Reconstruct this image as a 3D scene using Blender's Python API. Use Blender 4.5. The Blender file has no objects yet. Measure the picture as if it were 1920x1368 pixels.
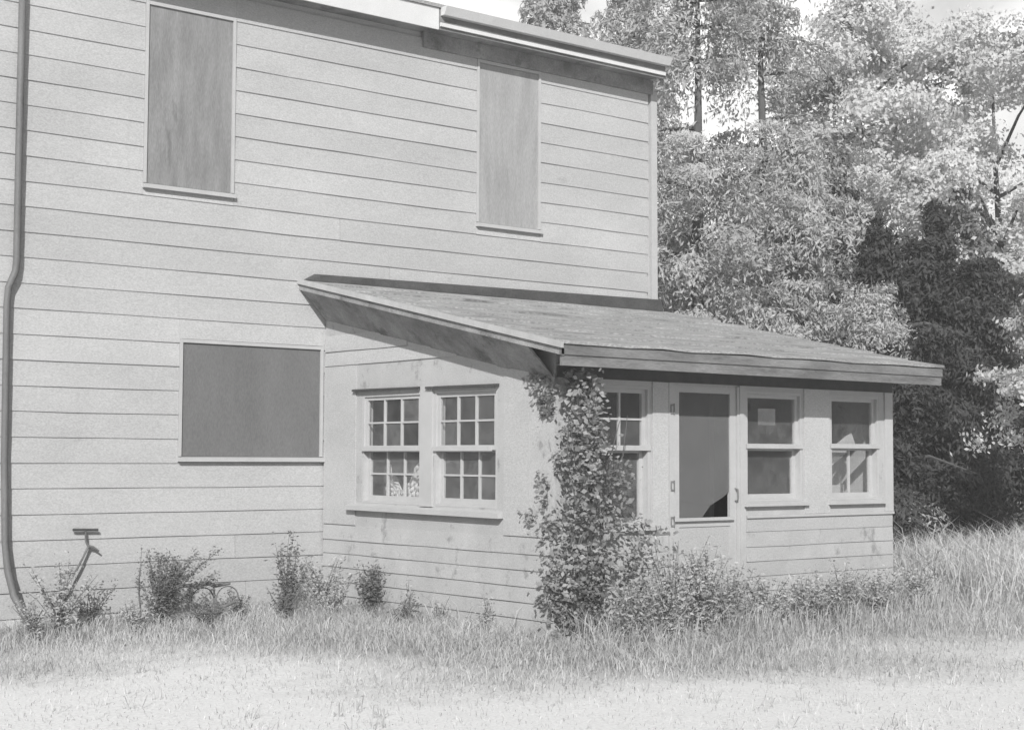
import bpy, math, random
import numpy as np
from mathutils import Vector, Matrix

S = bpy.context.scene
C = S.collection

# ------------------------------------------------------------------ camera
CAM_Y, CAM_Z = -13.846, 1.535
cam_d = bpy.data.cameras.new("camera")
cam = bpy.data.objects.new("camera", cam_d)
C.objects.link(cam)
r_ = Vector((0.775212, -0.6316867, 0.00427498))
u_ = Vector((-0.04931, -0.05376, 0.99733))
f_ = Vector((0.63039469, 0.77402602, 0.0590445))
u_ = r_.cross(f_)
M = Matrix((r_, u_, -f_)).transposed().to_4x4()
M.translation = Vector((0, CAM_Y, CAM_Z))
cam.matrix_world = M
cam_d.sensor_width = 36.0
cam_d.lens = 2921.0 / 1920.0 * 36.0
cam_d.clip_end = 5000
S.camera = cam

# ------------------------------------------------------------------ sky, sun, exposure
SUN = Vector((-1.35, -1.5, 1.25)).normalized()        # towards the sun
w = bpy.data.worlds.new("World")
S.world = w
w.use_nodes = True
nt = w.node_tree
nt.nodes.clear()
sky = nt.nodes.new("ShaderNodeTexSky")
sky.sky_type = 'NISHITA'
sky.sun_disc = False
sky.sun_elevation = math.asin(SUN.z)
sky.sun_rotation = math.atan2(SUN.x, SUN.y)
sky.air_density = 1.6
sky.dust_density = 4.0
bw = nt.nodes.new("ShaderNodeRGBToBW")
bg = nt.nodes.new("ShaderNodeBackground")
bg.inputs[1].default_value = 0.05
wo = nt.nodes.new("ShaderNodeOutputWorld")
nt.links.new(sky.outputs[0], bw.inputs[0])
nt.links.new(bw.outputs[0], bg.inputs[0])
nt.links.new(bg.outputs[0], wo.inputs[0])

sd = bpy.data.lights.new("sun", 'SUN')
sd.energy = 5.0
sd.angle = math.radians(0.8)
sd.color = (1.0, 0.995, 0.985)
sun = bpy.data.objects.new("sun", sd)
sun.rotation_euler = SUN.to_track_quat('Z', 'Y').to_euler()
C.objects.link(sun)
S.view_settings.view_transform = 'Standard'
S.view_settings.look = 'None'
S.view_settings.gamma = 1.0
S.view_settings.exposure = 0.10
S.view_settings.use_curve_mapping = False
try:
    S.cycles.max_bounces = 8
    S.cycles.transparent_max_bounces = 24
    S.cycles.volume_bounces = 1
except Exception:
    pass

# ------------------------------------------------------------------ materials
def g3(v):
    return (v, v, v, 1.0)

def mat(name, val, rough=0.8, scale=6.0, amp=0.15, bump=0.15, stretch=(1, 1, 1), fine=120.0,
        fine_amp=0.06, translucent=0.0, spots=None, spec=0.3, per_board=0.0):
    """Procedural grey material: broad mottling, fine grain, optional dark spots (dirt, stains)."""
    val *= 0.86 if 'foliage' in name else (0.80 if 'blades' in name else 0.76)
    m = bpy.data.materials.new(name)
    m.use_nodes = True
    n = m.node_tree
    L = n.links
    b = n.nodes["Principled BSDF"]
    b.inputs["Roughness"].default_value = rough
    b.inputs["Specular IOR Level"].default_value = spec
    tc = n.nodes.new("ShaderNodeTexCoord")
    mp = n.nodes.new("ShaderNodeMapping")
    mp.inputs["Scale"].default_value = stretch
    L.new(tc.outputs["Object"], mp.inputs[0])
    n1 = n.nodes.new("ShaderNodeTexNoise")
    n1.inputs["Scale"].default_value = scale
    n1.inputs["Detail"].default_value = 6
    n1.inputs["Roughness"].default_value = 0.65
    L.new(mp.outputs[0], n1.inputs["Vector"])
    n2 = n.nodes.new("ShaderNodeTexNoise")
    n2.inputs["Scale"].default_value = fine
    n2.inputs["Detail"].default_value = 3
    L.new(mp.outputs[0], n2.inputs["Vector"])
    a = n.nodes.new("ShaderNodeMapRange")
    a.inputs[1].default_value, a.inputs[2].default_value = 0.28, 0.72
    a.inputs[3].default_value, a.inputs[4].default_value = val * (1 - amp), val * (1 + amp)
    L.new(n1.outputs[0], a.inputs[0])
    c = n.nodes.new("ShaderNodeMapRange")
    c.inputs[1].default_value, c.inputs[2].default_value = 0.3, 0.7
    c.inputs[3].default_value, c.inputs[4].default_value = 1 - fine_amp, 1 + fine_amp
    L.new(n2.outputs[0], c.inputs[0])
    mu = n.nodes.new("ShaderNodeMath")
    mu.operation = 'MULTIPLY'
    mu.use_clamp = True
    L.new(a.outputs[0], mu.inputs[0])
    L.new(c.outputs[0], mu.inputs[1])
    out = mu.outputs[0]
    if per_board:
        oi = n.nodes.new("ShaderNodeObjectInfo")
        ob = n.nodes.new("ShaderNodeMapRange")
        ob.inputs[3].default_value, ob.inputs[4].default_value = 1 - per_board, 1 + per_board
        L.new(oi.outputs["Random"], ob.inputs[0])
        m0 = n.nodes.new("ShaderNodeMath"); m0.operation = 'MULTIPLY'
        L.new(out, m0.inputs[0]); L.new(ob.outputs[0], m0.inputs[1])
        out = m0.outputs[0]
    if spots:
        sc, thr, depth = spots
        n3 = n.nodes.new("ShaderNodeTexNoise")
        n3.inputs["Scale"].default_value = sc
        n3.inputs["Detail"].default_value = 8
        n3.inputs["Roughness"].default_value = 0.7
        L.new(mp.outputs[0], n3.inputs["Vector"])
        e = n.nodes.new("ShaderNodeMapRange")
        e.inputs[1].default_value, e.inputs[2].default_value = thr, thr + 0.09
        e.inputs[3].default_value, e.inputs[4].default_value = 1.0, 1 - depth
        L.new(n3.outputs[0], e.inputs[0])
        m2 = n.nodes.new("ShaderNodeMath")
        m2.operation = 'MULTIPLY'
        L.new(out, m2.inputs[0])
        L.new(e.outputs[0], m2.inputs[1])
        out = m2.outputs[0]
    L.new(out, b.inputs["Base Color"])
    if bump:
        bp = n.nodes.new("ShaderNodeBump")
        bp.inputs["Strength"].default_value = bump
        bp.inputs["Distance"].default_value = 0.01
        ad = n.nodes.new("ShaderNodeMath")
        ad.operation = 'ADD'
        L.new(n1.outputs[0], ad.inputs[0])
        L.new(n2.outputs[0], ad.inputs[1])
        L.new(ad.outputs[0], bp.inputs["Height"])
        L.new(bp.outputs[0], b.inputs["Normal"])
    if translucent:
        t = n.nodes.new("ShaderNodeBsdfTranslucent")
        L.new(out, t.inputs[0])
        mx = n.nodes.new("ShaderNodeMixShader")
        mx.inputs[0].default_value = translucent
        o = n.nodes["Material Output"]
        L.new(b.outputs[0], mx.inputs[1])
        L.new(t.outputs[0], mx.inputs[2])
        L.new(mx.outputs[0], o.inputs[0])
    return m

def glass_mat(name, dust):
    m = bpy.data.materials.new(name)
    m.use_nodes = True
    n = m.node_tree
    L = n.links
    n.nodes.clear()
    o = n.nodes.new("ShaderNodeOutputMaterial")
    tr = n.nodes.new("ShaderNodeBsdfTransparent")
    gl = n.nodes.new("ShaderNodeBsdfGlossy")
    gl.inputs["Roughness"].default_value = 0.08
    gl.inputs["Color"].default_value = g3(0.9)
    df = n.nodes.new("ShaderNodeBsdfDiffuse")
    df.inputs[0].default_value = g3(0.53)
    lw = n.nodes.new("ShaderNodeLayerWeight"); lw.inputs[0].default_value = 0.5
    pw = n.nodes.new("ShaderNodeMath"); pw.operation = 'POWER'; pw.inputs[1].default_value = 3.5
    fr = n.nodes.new("ShaderNodeMath"); fr.operation = 'MULTIPLY_ADD'; fr.inputs[1].default_value = 0.6; fr.inputs[2].default_value = 0.03
    L.new(lw.outputs["Facing"], pw.inputs[0]); L.new(pw.outputs[0], fr.inputs[0])
    m1 = n.nodes.new("ShaderNodeMixShader")
    m2 = n.nodes.new("ShaderNodeMixShader")
    L.new(fr.outputs[0], m1.inputs[0])
    L.new(tr.outputs[0], m1.inputs[1])
    L.new(gl.outputs[0], m1.inputs[2])
    tc = n.nodes.new("ShaderNodeTexCoord")
    ns = n.nodes.new("ShaderNodeTexNoise")
    ns.inputs["Scale"].default_value = 9
    ns.inputs["Detail"].default_value = 8
    L.new(tc.outputs["Object"], ns.inputs["Vector"])
    mr = n.nodes.new("ShaderNodeMapRange")
    mr.inputs[1].default_value, mr.inputs[2].default_value = 0.3, 0.7
    mr.inputs[3].default_value, mr.inputs[4].default_value = dust * 0.6, dust * 1.4
    L.new(ns.outputs[0], mr.inputs[0])
    L.new(mr.outputs[0], m2.inputs[0])
    L.new(m1.outputs[0], m2.inputs[1])
    L.new(df.outputs[0], m2.inputs[2])
    L.new(m2.outputs[0], o.inputs[0])
    return m

MT = dict(
    paint=mat("white_paint_weathered", 0.5, 0.75, 1.3, 0.10, 0.25, (0.5, 0.5, 1.0), 110, 0.15, spots=(3.2, 0.62, 0.16), per_board=0.045),
    paint_dirty=mat("white_paint_flaking", 0.49, 0.8, 3.0, 0.10, 0.35, (1, 1, 0.7), 110, 0.13, spots=(5.0, 0.57, 0.35), per_board=0.03),
    trim=mat("white_trim_paint", 0.52, 0.6, 4.0, 0.07, 0.2, (1, 1, 1), 90, 0.06, spots=(9.0, 0.66, 0.3)),
    gutter=mat("white_gutter_paint", 0.72, 0.5, 4.0, 0.06, 0.1, (1, 1, 1), 70, 0.06),
    ply_dark=mat("grey_plywood_dark", 0.175, 0.85, 2.0, 0.14, 0.25, (1, 1, 0.4), 70, 0.12),
    ply_mid=mat("grey_plywood", 0.27, 0.85, 4.0, 0.26, 0.25, (1.6, 1, 0.3), 70, 0.14, spots=(2.2, 0.57, 0.35)),
    ply_light=mat("grey_plywood_pale", 0.37, 0.85, 4.0, 0.18, 0.25, (1.6, 1, 0.3), 70, 0.12, spots=(2.0, 0.60, 0.25)),
    soffit=mat("stained_soffit_board", 0.32, 0.9, 2.5, 0.45, 0.3, (1, 1, 1), 60, 0.15, spots=(3.0, 0.55, 0.4)),
    fascia=mat("weathered_fascia_board", 0.21, 0.85, 5.0, 0.4, 0.3, (0.35, 1, 1.6), 60, 0.15, spots=(6.0, 0.56, 0.3)),
    roofing=mat("worn_roll_roofing", 0.385, 0.95, 3.5, 0.28, 0.6, (0.5, 1.4, 1), 60, 0.3, spots=(2.6, 0.56, 0.35)),
    tar=mat("tar_flashing", 0.075, 0.8, 4.0, 0.3, 0.5, (1, 1, 1), 60, 0.2),
    metal=mat("dull_galvanised_metal", 0.17, 0.6, 5.0, 0.18, 0.1, (1, 1, 0.5), 70, 0.1, spots=(4.0, 0.6, 0.3)),
    hinge=mat("grey_painted_iron", 0.22, 0.7, 20.0, 0.3, 0.1),
    rust=mat("rusty_iron", 0.17, 0.8, 12.0, 0.35, 0.3),
    wood_and_shade=mat("dark_wood_and_eave_shade", 0.09, 0.9, 4.0, 0.3, 0.2),  # floor and partition wood; also paints the porch eave shade
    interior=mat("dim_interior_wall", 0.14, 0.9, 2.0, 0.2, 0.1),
    cloth=mat("faded_curtain_cloth", 0.62, 0.95, 6.0, 0.15, 0.3),
    board=mat("bare_pale_board", 0.5, 0.85, 5.0, 0.15, 0.3, (1, 1, 0.3)),
    concrete=mat("pale_limewashed_foundation", 0.68, 0.9, 4.0, 0.15, 0.4, spots=(4.0, 0.6, 0.3)),
    bark=mat("grey_bark", 0.13, 0.95, 5.0, 0.3, 0.8, (1, 1, 0.25)),
    hardware=mat("dark_iron_hardware", 0.08, 0.6, 20.0, 0.2, 0.1),
    stem=mat("dry_stem", 0.16, 0.9, 20.0, 0.2, 0.0),
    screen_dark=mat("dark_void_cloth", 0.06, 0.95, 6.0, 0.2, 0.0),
    glass=glass_mat("dusty_window_glass", 0.065),
    glass2=glass_mat("dustier_window_glass", 0.10),
    glass3=glass_mat("streaked_window_glass", 0.045),
    glass_clean=glass_mat("clear_window_glass", 0.04),
)
def leaf_mat(name, v, amp=0.3, tr=0.35, sc=0.9):
    return mat(name, v, 0.6, sc, amp, 0.0, (1, 1, 1), 14, 0.2, translucent=tr, spec=0.15)
LM = dict(
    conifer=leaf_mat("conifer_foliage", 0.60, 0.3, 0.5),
    dark=leaf_mat("deep_shade_evergreen_foliage", 0.085),  # low colour paints the deep shade under the trees
    dusk=leaf_mat("half_shade_evergreen_foliage", 0.24),  # half tone leads the painted shade into the lighter conifers
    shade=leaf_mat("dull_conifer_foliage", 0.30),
    mid=leaf_mat("broadleaf_foliage", 0.6, 0.3, 0.5),
    pale=leaf_mat("pale_broadleaf_foliage", 0.78, 0.2, 0.5),
    weed=leaf_mat("weed_foliage", 0.55),
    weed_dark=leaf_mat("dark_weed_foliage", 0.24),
    vine=leaf_mat("vine_foliage", 0.32, 0.6, 0.3, 3.0),
    grass=leaf_mat("green_grass_blades", 0.62, 0.25, 0.4),
    dry=leaf_mat("bleached_grass_blades", 0.78, 0.10, 0.45),
)

# ------------------------------------------------------------------ mesh helpers
class MB:
    def __init__(s):
        s.v, s.f = [], []
    def poly(s, pts):
        k = len(s.v)
        s.v += [tuple(p) for p in pts]
        s.f.append(tuple(range(k, k + len(pts))))
        return s
    def hexa(s, b, t):
        """closed solid between two quads of matching corners (b below, t above, counter-clockwise)"""
        k = len(s.v)
        s.v += [tuple(p) for p in b] + [tuple(p) for p in t]
        s.f += [(k + 3, k + 2, k + 1, k), (k + 4, k + 5, k + 6, k + 7)]
        for i in range(4):
            j = (i + 1) % 4
            s.f.append((k + i, k + j, k + 4 + j, k + 4 + i))
        return s
    def box(s, x0, x1, y0, y1, z0, z1):
        if x0 > x1: x0, x1 = x1, x0
        if y0 > y1: y0, y1 = y1, y0
        if z0 > z1: z0, z1 = z1, z0
        return s.hexa([(x0, y0, z0), (x1, y0, z0), (x1, y1, z0), (x0, y1, z0)],
                      [(x0, y0, z1), (x1, y0, z1), (x1, y1, z1), (x0, y1, z1)])
    def tube(s, pts, rad, n=8, cap=True):
        pts = [Vector(p) for p in pts]
        if not hasattr(rad, '__len__'):
            rad = [rad] * len(pts)
        k = len(s.v)
        ref = None
        for i, p in enumerate(pts):
            d = (pts[min(i + 1, len(pts) - 1)] - pts[max(i - 1, 0)])
            if d.length < 1e-9: d = Vector((0, 0, 1))
            d.normalize()
            if ref is None:
                ref = Vector((1, 0, 0)) if abs(d.x) < .8 else Vector((0, 1, 0))
            a = d.cross(ref).normalized()
            b = d.cross(a).normalized()
            ref = -b if False else ref
            for j in range(n):
                t = 2 * math.pi * j / n
                s.v.append(tuple(p + a * math.cos(t) * rad[i] + b * math.sin(t) * rad[i]))
        for i in range(len(pts) - 1):
            for j in range(n):
                s.f.append((k + i * n + j, k + i * n + (j + 1) % n, k + (i + 1) * n + (j + 1) % n, k + (i + 1) * n + j))
        if cap:
            s.f.append(tuple(k + j for j in reversed(range(n))))
            s.f.append(tuple(k + (len(pts) - 1) * n + j for j in range(n)))
        return s
    def build(s, name, m, parent=None, smooth=False):
        me = bpy.data.meshes.new(name)
        me.from_pydata(s.v, [], s.f)
        me.materials.append(m)
        if smooth:
            me.polygons.foreach_set("use_smooth", [True] * len(me.polygons))
        me.update()
        return link(name, me, parent)

ROOTLOC = {}
def link(name, me, parent=None):
    o = bpy.data.objects.new(name, me)
    C.objects.link(o)
    if parent is not None:
        o.parent = parent
        if parent.type == 'EMPTY' and parent.name in ROOTLOC:
            o.location = -parent.location
    return o

def thing(name, label, cat, loc, group=None):
    """Empty at the base of a thing; its parts' meshes are written in world coordinates."""
    o = bpy.data.objects.new(name, None)
    o.empty_display_size = 0.2
    C.objects.link(o)
    o.location = loc
    ROOTLOC[o.name] = 1
    o["label"], o["category"] = label, cat
    if group: o["group"] = group
    return o

def structure(o):
    o["kind"] = "structure"
    return o

def tris_mesh(name, V, F, m):
    """numpy verts (n,3) and faces (k,3 or 4) -> mesh, fast"""
    me = bpy.data.meshes.new(name)
    nv, (nf, k) = len(V), F.shape
    me.vertices.add(nv)
    me.vertices.foreach_set("co", V.astype(np.float32).ravel())
    me.loops.add(nf * k)
    me.loops.foreach_set("vertex_index", F.astype(np.int32).ravel())
    me.polygons.add(nf)
    me.polygons.foreach_set("loop_start", np.arange(0, nf * k, k, dtype=np.int32))
    me.polygons.foreach_set("loop_total", np.full(nf, k, dtype=np.int32))
    me.materials.append(m)
    me.update(calc_edges=True)
    return me

# ================================================================== HAZE (thin volume added over the whole yard to lift dark tones)
hz = bpy.data.materials.new("tone_lift_haze"); hz.use_nodes = True
hz.node_tree.nodes.clear()
_o = hz.node_tree.nodes.new("ShaderNodeOutputMaterial"); _v = hz.node_tree.nodes.new("ShaderNodeVolumePrincipled")
_v.inputs["Color"].default_value = g3(.95); _v.inputs["Density"].default_value = 0.0020; _v.inputs["Anisotropy"].default_value = 0.1
hz.node_tree.links.new(_v.outputs[0], _o.inputs["Volume"])
HAZE = hz

# ================================================================== SKY BACKDROP (sunlit sheet added to brighten the sky behind the trees)
def build_sky_backdrop():
    na, ne = 150, 50
    az = np.linspace(math.radians(-25), math.radians(115), na)      # clockwise from +Y
    el = np.linspace(math.radians(-2), 1.0, ne)
    A, E_ = np.meshgrid(az, el, indexing='ij')
    rng = np.random.default_rng(8)
    Rr = np.full_like(A, 900.0)
    for f, a in ((4, 22), (9, 8), (19, 4), (37, 2)):
        for _ in range(3):
            p = rng.uniform(0, 6, 2); k = rng.uniform(.7, 1.3, 2)
            Rr -= a * np.abs(np.sin(f * k[0] * A + p[0] + np.sin(f * .5 * E_)) * np.sin(f * k[1] * 1.3 * E_ + p[1])) ** .7
    top = .62 + .10 * np.sin(A * 5 + 1) + .05 * np.sin(A * 13)
    E2 = -0.035 + (E_ + .035) / 1.035 * top
    V = np.stack([Rr * np.cos(E2) * np.sin(A), Rr * np.cos(E2) * np.cos(A), Rr * np.sin(E2)], -1).reshape(-1, 3)
    i, j = np.meshgrid(np.arange(na - 1), np.arange(ne - 1), indexing='ij')
    a = (i * ne + j).ravel()
    F = np.stack([a, a + 1, a + ne + 1, a + ne], -1)
    me = tris_mesh("sky_backdrop", V, F, mat("bright_sky_backdrop", 0.93, 1.0, 0.004, 0.05, 0, fine=.02, fine_amp=.03, translucent=0, spec=0))
    me.polygons.foreach_set("use_smooth", np.ones(len(F), dtype=bool))
    structure(link("sky_backdrop", me))
build_sky_backdrop()

# ================================================================== GROUND
def ground_z(x, y):
    return -0.05 + 0.03 * np.sin(x * 0.7 + 1.0) * np.cos(y * 0.5)

def footprint_dist(x, y):
    """distance in metres from the walls of house and porch (for where lush grass gives way to bleached grass)"""
    d1 = np.hypot(np.maximum(np.maximum(1.0 - x, x - 13.5), 0), np.maximum(-y, 0))
    d2 = np.hypot(np.maximum(np.maximum(8.75 - x, x - 13.4), 0), np.maximum(-3.7 - y, 0))
    return np.minimum(d1, d2)

def build_ground():
    xs = np.concatenate([np.array([-400, -150, -60, -25, -10]), np.linspace(-4, 36, 81), np.array([45, 60, 100, 200, 500])])
    ys = np.concatenate([np.array([-300, -100, -40]), np.linspace(-18, 22, 81), np.array([32, 50, 90, 200, 500])])
    X, Y = np.meshgrid(xs, ys, indexing='ij')
    V = np.stack([X, Y, ground_z(X, Y)], -1).reshape(-1, 3)
    nx, ny = len(xs), len(ys)
    i, j = np.meshgrid(np.arange(nx - 1), np.arange(ny - 1), indexing='ij')
    a = (i * ny + j).ravel()
    F = np.stack([a, a + ny, a + ny + 1, a + 1], -1)
    m = bpy.data.materials.new("soil_and_bleached_turf")
    m.use_nodes = True
    n = m.node_tree; L = n.links
    b = n.nodes["Principled BSDF"]
    b.inputs["Roughness"].default_value = 0.95
    b.inputs["Specular IOR Level"].default_value = 0.1
    at = n.nodes.new("ShaderNodeAttribute"); at.attribute_name = "dry"
    tc = n.nodes.new("ShaderNodeTexCoord")
    ns = n.nodes.new("ShaderNodeTexNoise"); ns.inputs["Scale"].default_value = 2.5; ns.inputs["Detail"].default_value = 8
    nf = n.nodes.new("ShaderNodeTexNoise"); nf.inputs["Scale"].default_value = 45; nf.inputs["Detail"].default_value = 4
    L.new(tc.outputs["Object"], ns.inputs["Vector"]); L.new(tc.outputs["Object"], nf.inputs["Vector"])
    ad = n.nodes.new("ShaderNodeMath"); ad.operation = 'MULTIPLY_ADD'
    ad.inputs[1].default_value = 0.5
    L.new(ns.outputs[0], ad.inputs[0]); L.new(at.outputs["Fac"], ad.inputs[2])
    mr = n.nodes.new("ShaderNodeMapRange")
    mr.inputs[1].default_value, mr.inputs[2].default_value = 0.2, 1.2
    mr.inputs[3].default_value, mr.inputs[4].default_value = 0.23, 0.69
    L.new(ad.outputs[0], mr.inputs[0])
    mf = n.nodes.new("ShaderNodeMapRange")
    mf.inputs[1].default_value, mf.inputs[2].default_value = 0.3, 0.7
    mf.inputs[3].default_value, mf.inputs[4].default_value = 0.86, 1.08
    L.new(nf.outputs[0], mf.inputs[0])
    mu = n.nodes.new("ShaderNodeMath"); mu.operation = 'MULTIPLY'
    L.new(mr.outputs[0], mu.inputs[0]); L.new(mf.outputs[0], mu.inputs[1])
    L.new(mu.outputs[0], b.inputs["Base Color"])
    me = tris_mesh("ground", V, F, m)
    d = footprint_dist(V[:, 0], V[:, 1])
    dry = dryness(V[:, 0], V[:, 1])
    me.attributes.new("dry", 'FLOAT', 'POINT').data.foreach_set("value", dry.astype(np.float32))
    me.polygons.foreach_set("use_smooth", np.ones(len(F), dtype=bool))
    structure(link("ground", me))

def dryness(x, y):
    d = footprint_dist(x, y) + 0.35 * np.sin(x * 1.7 + y * 0.9) + 0.25 * np.sin(y * 2.3 - x * 0.6 + 2)
    t = np.clip((d - 0.5) / 3.3, 0, 1)
    t = t * t * (3 - 2 * t)
    # the shaded yard behind, at the foot of the trees, stays green
    back = np.clip((y * 0.9 + (x - 14) * 0.35 + 1.2) / 3.5, 0, 1)
    return t * (1 - 0.95 * back)

build_ground()

def blades(name, x, y, h, wd, m, seed, lean=0.35, z0=None):
    rng = np.random.default_rng(seed)
    n = len(x)
    a = rng.uniform(0, 2 * np.pi, n)
    la = rng.uniform(0, 2 * np.pi, n)
    lm = lean * h * rng.uniform(0.2, 1.3, n)
    z = ground_z(x, y) - 0.01 if z0 is None else z0
    dx, dy = np.cos(a) * wd / 2, np.sin(a) * wd / 2
    lx, ly = np.cos(la) * lm, np.sin(la) * lm
    V = np.empty((n, 5, 3))
    V[:, 0] = np.stack([x - dx, y - dy, z], -1)
    V[:, 1] = np.stack([x + dx, y + dy, z], -1)
    V[:, 2] = np.stack([x + dx * .8 + lx * .35, y + dy * .8 + ly * .35, z + h * .6], -1)
    V[:, 3] = np.stack([x - dx * .8 + lx * .35, y - dy * .8 + ly * .35, z + h * .6], -1)
    V[:, 4] = np.stack([x + lx, y + ly, z + h * (1 - .25 * lean)], -1)
    k = np.arange(n)[:, None] * 5
    F = np.concatenate([k + np.array([0, 1, 2]), k + np.array([0, 2, 3]), k + np.array([3, 2, 4])])
    me = tris_mesh(name, V.reshape(-1, 3), F, m)
    o = link(name, me)
    o["kind"] = "stuff"
    return o

def scatter_yard(n, seed, keep):
    rng = np.random.default_rng(seed)
    # wedge of ground in front of the camera
    t = rng.uniform(0, 1, n) ** 0.75
    dist = 6.2 + t * 24
    ang = rng.uniform(-0.38, 0.38, n)
    f2 = np.array([0.6315, 0.7754]); r2 = np.array([0.7754, -0.6315])
    x = dist * (f2[0] + np.tan(ang) * r2[0])
    y = CAM_Y + dist * (f2[1] + np.tan(ang) * r2[1])
    inside = ((x < 13.45) & (y > -0.02)) | ((x > 8.76) & (x < 13.38) & (y > -3.68))
    k = ~inside & keep(x, y, rng.uniform(0, 1, n))
    return x[k], y[k], rng

x, y, rng = scatter_yard(110000, 11, lambda x, y, u: u < dryness(x, y) * 0.8 + 0.02)
o = blades("dry_grass", x, y, rng.uniform(0.015, 0.055, len(x)), rng.uniform(0.004, 0.008, len(x)), LM['dry'], 12, 0.9)
o["label"], o["category"] = "pale bleached short grass covering the yard in front of the house", "grass"
x, y, rng = scatter_yard(330000, 21, lambda x, y, u: u < (1.0 - dryness(x, y)) * np.where(y > 1, .5, 1))
o = blades("green_grass", x, y, rng.uniform(0.05, 0.22, len(x)) * (1.05 - .75 * dryness(x, y)), rng.uniform(0.004, 0.009, len(x)), LM['grass'], 22, 0.8)
o["label"], o["category"] = "darker uncut grass growing along the foot of the house walls", "grass"

x, y, rng = scatter_yard(2600, 31, lambda x, y, u: (u < .9) & (np.sin(x * 2.1 + 1.3 * np.sin(y * 1.7)) * np.cos(y * 2.4 + x) > .25) & (y < 1))
rr0 = np.random.default_rng(33)
x = np.repeat(x, 9) + rr0.normal(size=len(x) * 9) * .035; y = np.repeat(y, 9) + rr0.normal(size=len(y) * 9) * .035
o = blades("grass_tuft", x, y, rr0.uniform(.05, .17, len(x)), rr0.uniform(.004, .008, len(x)), LM['dry'], 32, .9)
o["label"], o["category"] = "longer pale tufts standing out of the short yard grass", "grass"

# ================================================================== HOUSE
HX0, HX1, HD = 1.0, 13.5, 7.0
ROW0, EXPO = 1.4653, 0.235
EAVE = 6.24
house = thing("farmhouse", "two storey farmhouse with white clapboards, boarded windows and a downpipe", "house", (7.2, 3.5, 0))

core = MB()
core.box(HX0, HX1 - 0.004, 0.02, HD, -0.2, EAVE + 0.08)
core = core.build("wall", MT['paint'], house)
fd = MB(); fd.box(HX0 - .01, HX1 + .0, -0.012, 0.018, -0.25, 0.05)
fd.build("foundation", MT['concrete'], house)

# openings on the long wall: x0, x1, z0, z1, panel material, label, sill
OPEN = [(6.69, 7.61, 4.17, 5.92, MT['ply_mid'], "grey board over the upper left window, stained along its foot"),
        (10.77, 11.65, 4.19, 6.02, MT['ply_light'], "paler grey board over the upper right window under the eave"),
        (7.11, 8.69, 1.53, 2.64, MT['ply_dark'], "wide dark grey board over the ground floor window")]
SIDEX = 8.746
rnd = random.Random(4)

def clap(y_face, a0, a1, z0, z1, parent, seed, axis='x', thick=0.015, m=None, sgn=-1, plane=0.0, top_t=0.004):
    """one lapped board: thin at its top, thick at its bottom edge, slightly uneven"""
    rr = random.Random(seed)
    n = max(2, int(abs(a1 - a0) / 0.7) + 1)
    b = MB()
    prof = []
    for i in range(n + 1):
        a = a0 + (a1 - a0) * i / n
        dz = rr.uniform(-.003, .003)
        th = thick * rr.uniform(0.8, 1.2)
        pts = [(plane + sgn * th, z0 + dz), (plane + sgn * top_t, z1 + 0.004), (plane + sgn * -0.012, z1 + 0.004), (plane + sgn * -0.012, z0 + dz)]
        prof.append([(a, p, z) if axis == 'x' else (p, a, z) for p, z in pts])
    for i in range(n):
        A, B = prof[i], prof[i + 1]
        for j in range(4):
            k = (j + 1) % 4
            b.poly([A[j], B[j], B[k], A[k]] if (axis == 'x') == (sgn < 0) else [A[k], B[k], B[j], A[j]])
    b.poly(prof[0]); b.poly(list(reversed(prof[-1])))
    return b.build("clapboard", m or MT['paint'], parent)

seed = 0
for k in range(-6, 20):
    z0 = ROW0 + k * EXPO
    z1 = min(z0 + EXPO, EAVE)
    segs = [(HX0, HX1 - 0.06)]
    for (a, b_, c0, c1, *_r) in OPEN:
        if z1 > c0 - 0.05 and z0 < c1 + 0.04:
            ns = []
            for s0, s1 in segs:
                if a - .035 > s0 and b_ + .035 < s1:
                    ns += [(s0, a - .035), (b_ + .035, s1)]
                else:
                    ns.append((s0, s1))
            segs = ns
    for s0, s1 in segs:
        if s0 == HX0:
            cut = 4.2 + 0.37 * (k % 3)
            pieces = [(s0, cut), (cut + .003, s1)]
        else:
            pieces = [(s0, s1)]
        pp = []
        for p0, p1 in pieces:
            if p1 - p0 > 3.5 and k % 2 == 0:
                c_ = p0 + (p1 - p0) * rnd.uniform(.3, .7)
                pp += [(p0, c_), (c_ + .004, p1)]
            else:
                pp.append((p0, p1))
        for p0, p1 in pp:
            if p1 == HX1 - 0.06:
                p1 -= 0.05 * max(0, (12 - k)) / 12 * rnd.uniform(.6, 1.1)
            seed += 1
            zz0, zz1 = z0, z1
            # boards that meet a window only partly are notched by being cut to its line
            for (a, b_, c0, c1, *_r) in OPEN:
                if p0 < a and p1 > b_:
                    if z0 < c0 < z1: zz1 = z1
            clap(0, p0, p1, zz0, zz1, core, seed)
# small filler strips where a course is interrupted above or below a window
for (a, b_, c0, c1, m, lab) in OPEN:
    ks = math.floor((c0 - 0.05 - ROW0) / EXPO); zb = ROW0 + ks * EXPO
    if c0 - .055 - zb > 0.02:
        clap(0, a - .034, b_ + .034, zb, c0 - .056, core, seed + 1); seed += 1
    kt = math.ceil((c1 + 0.04 - ROW0) / EXPO); zt = ROW0 + kt * EXPO
    if zt - (c1 + .04) > 0.02 and zt < EAVE + .1:
        clap(0, a - .034, b_ + .034, c1 + .041, min(zt, EAVE), core, seed + 1); seed += 1

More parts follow.
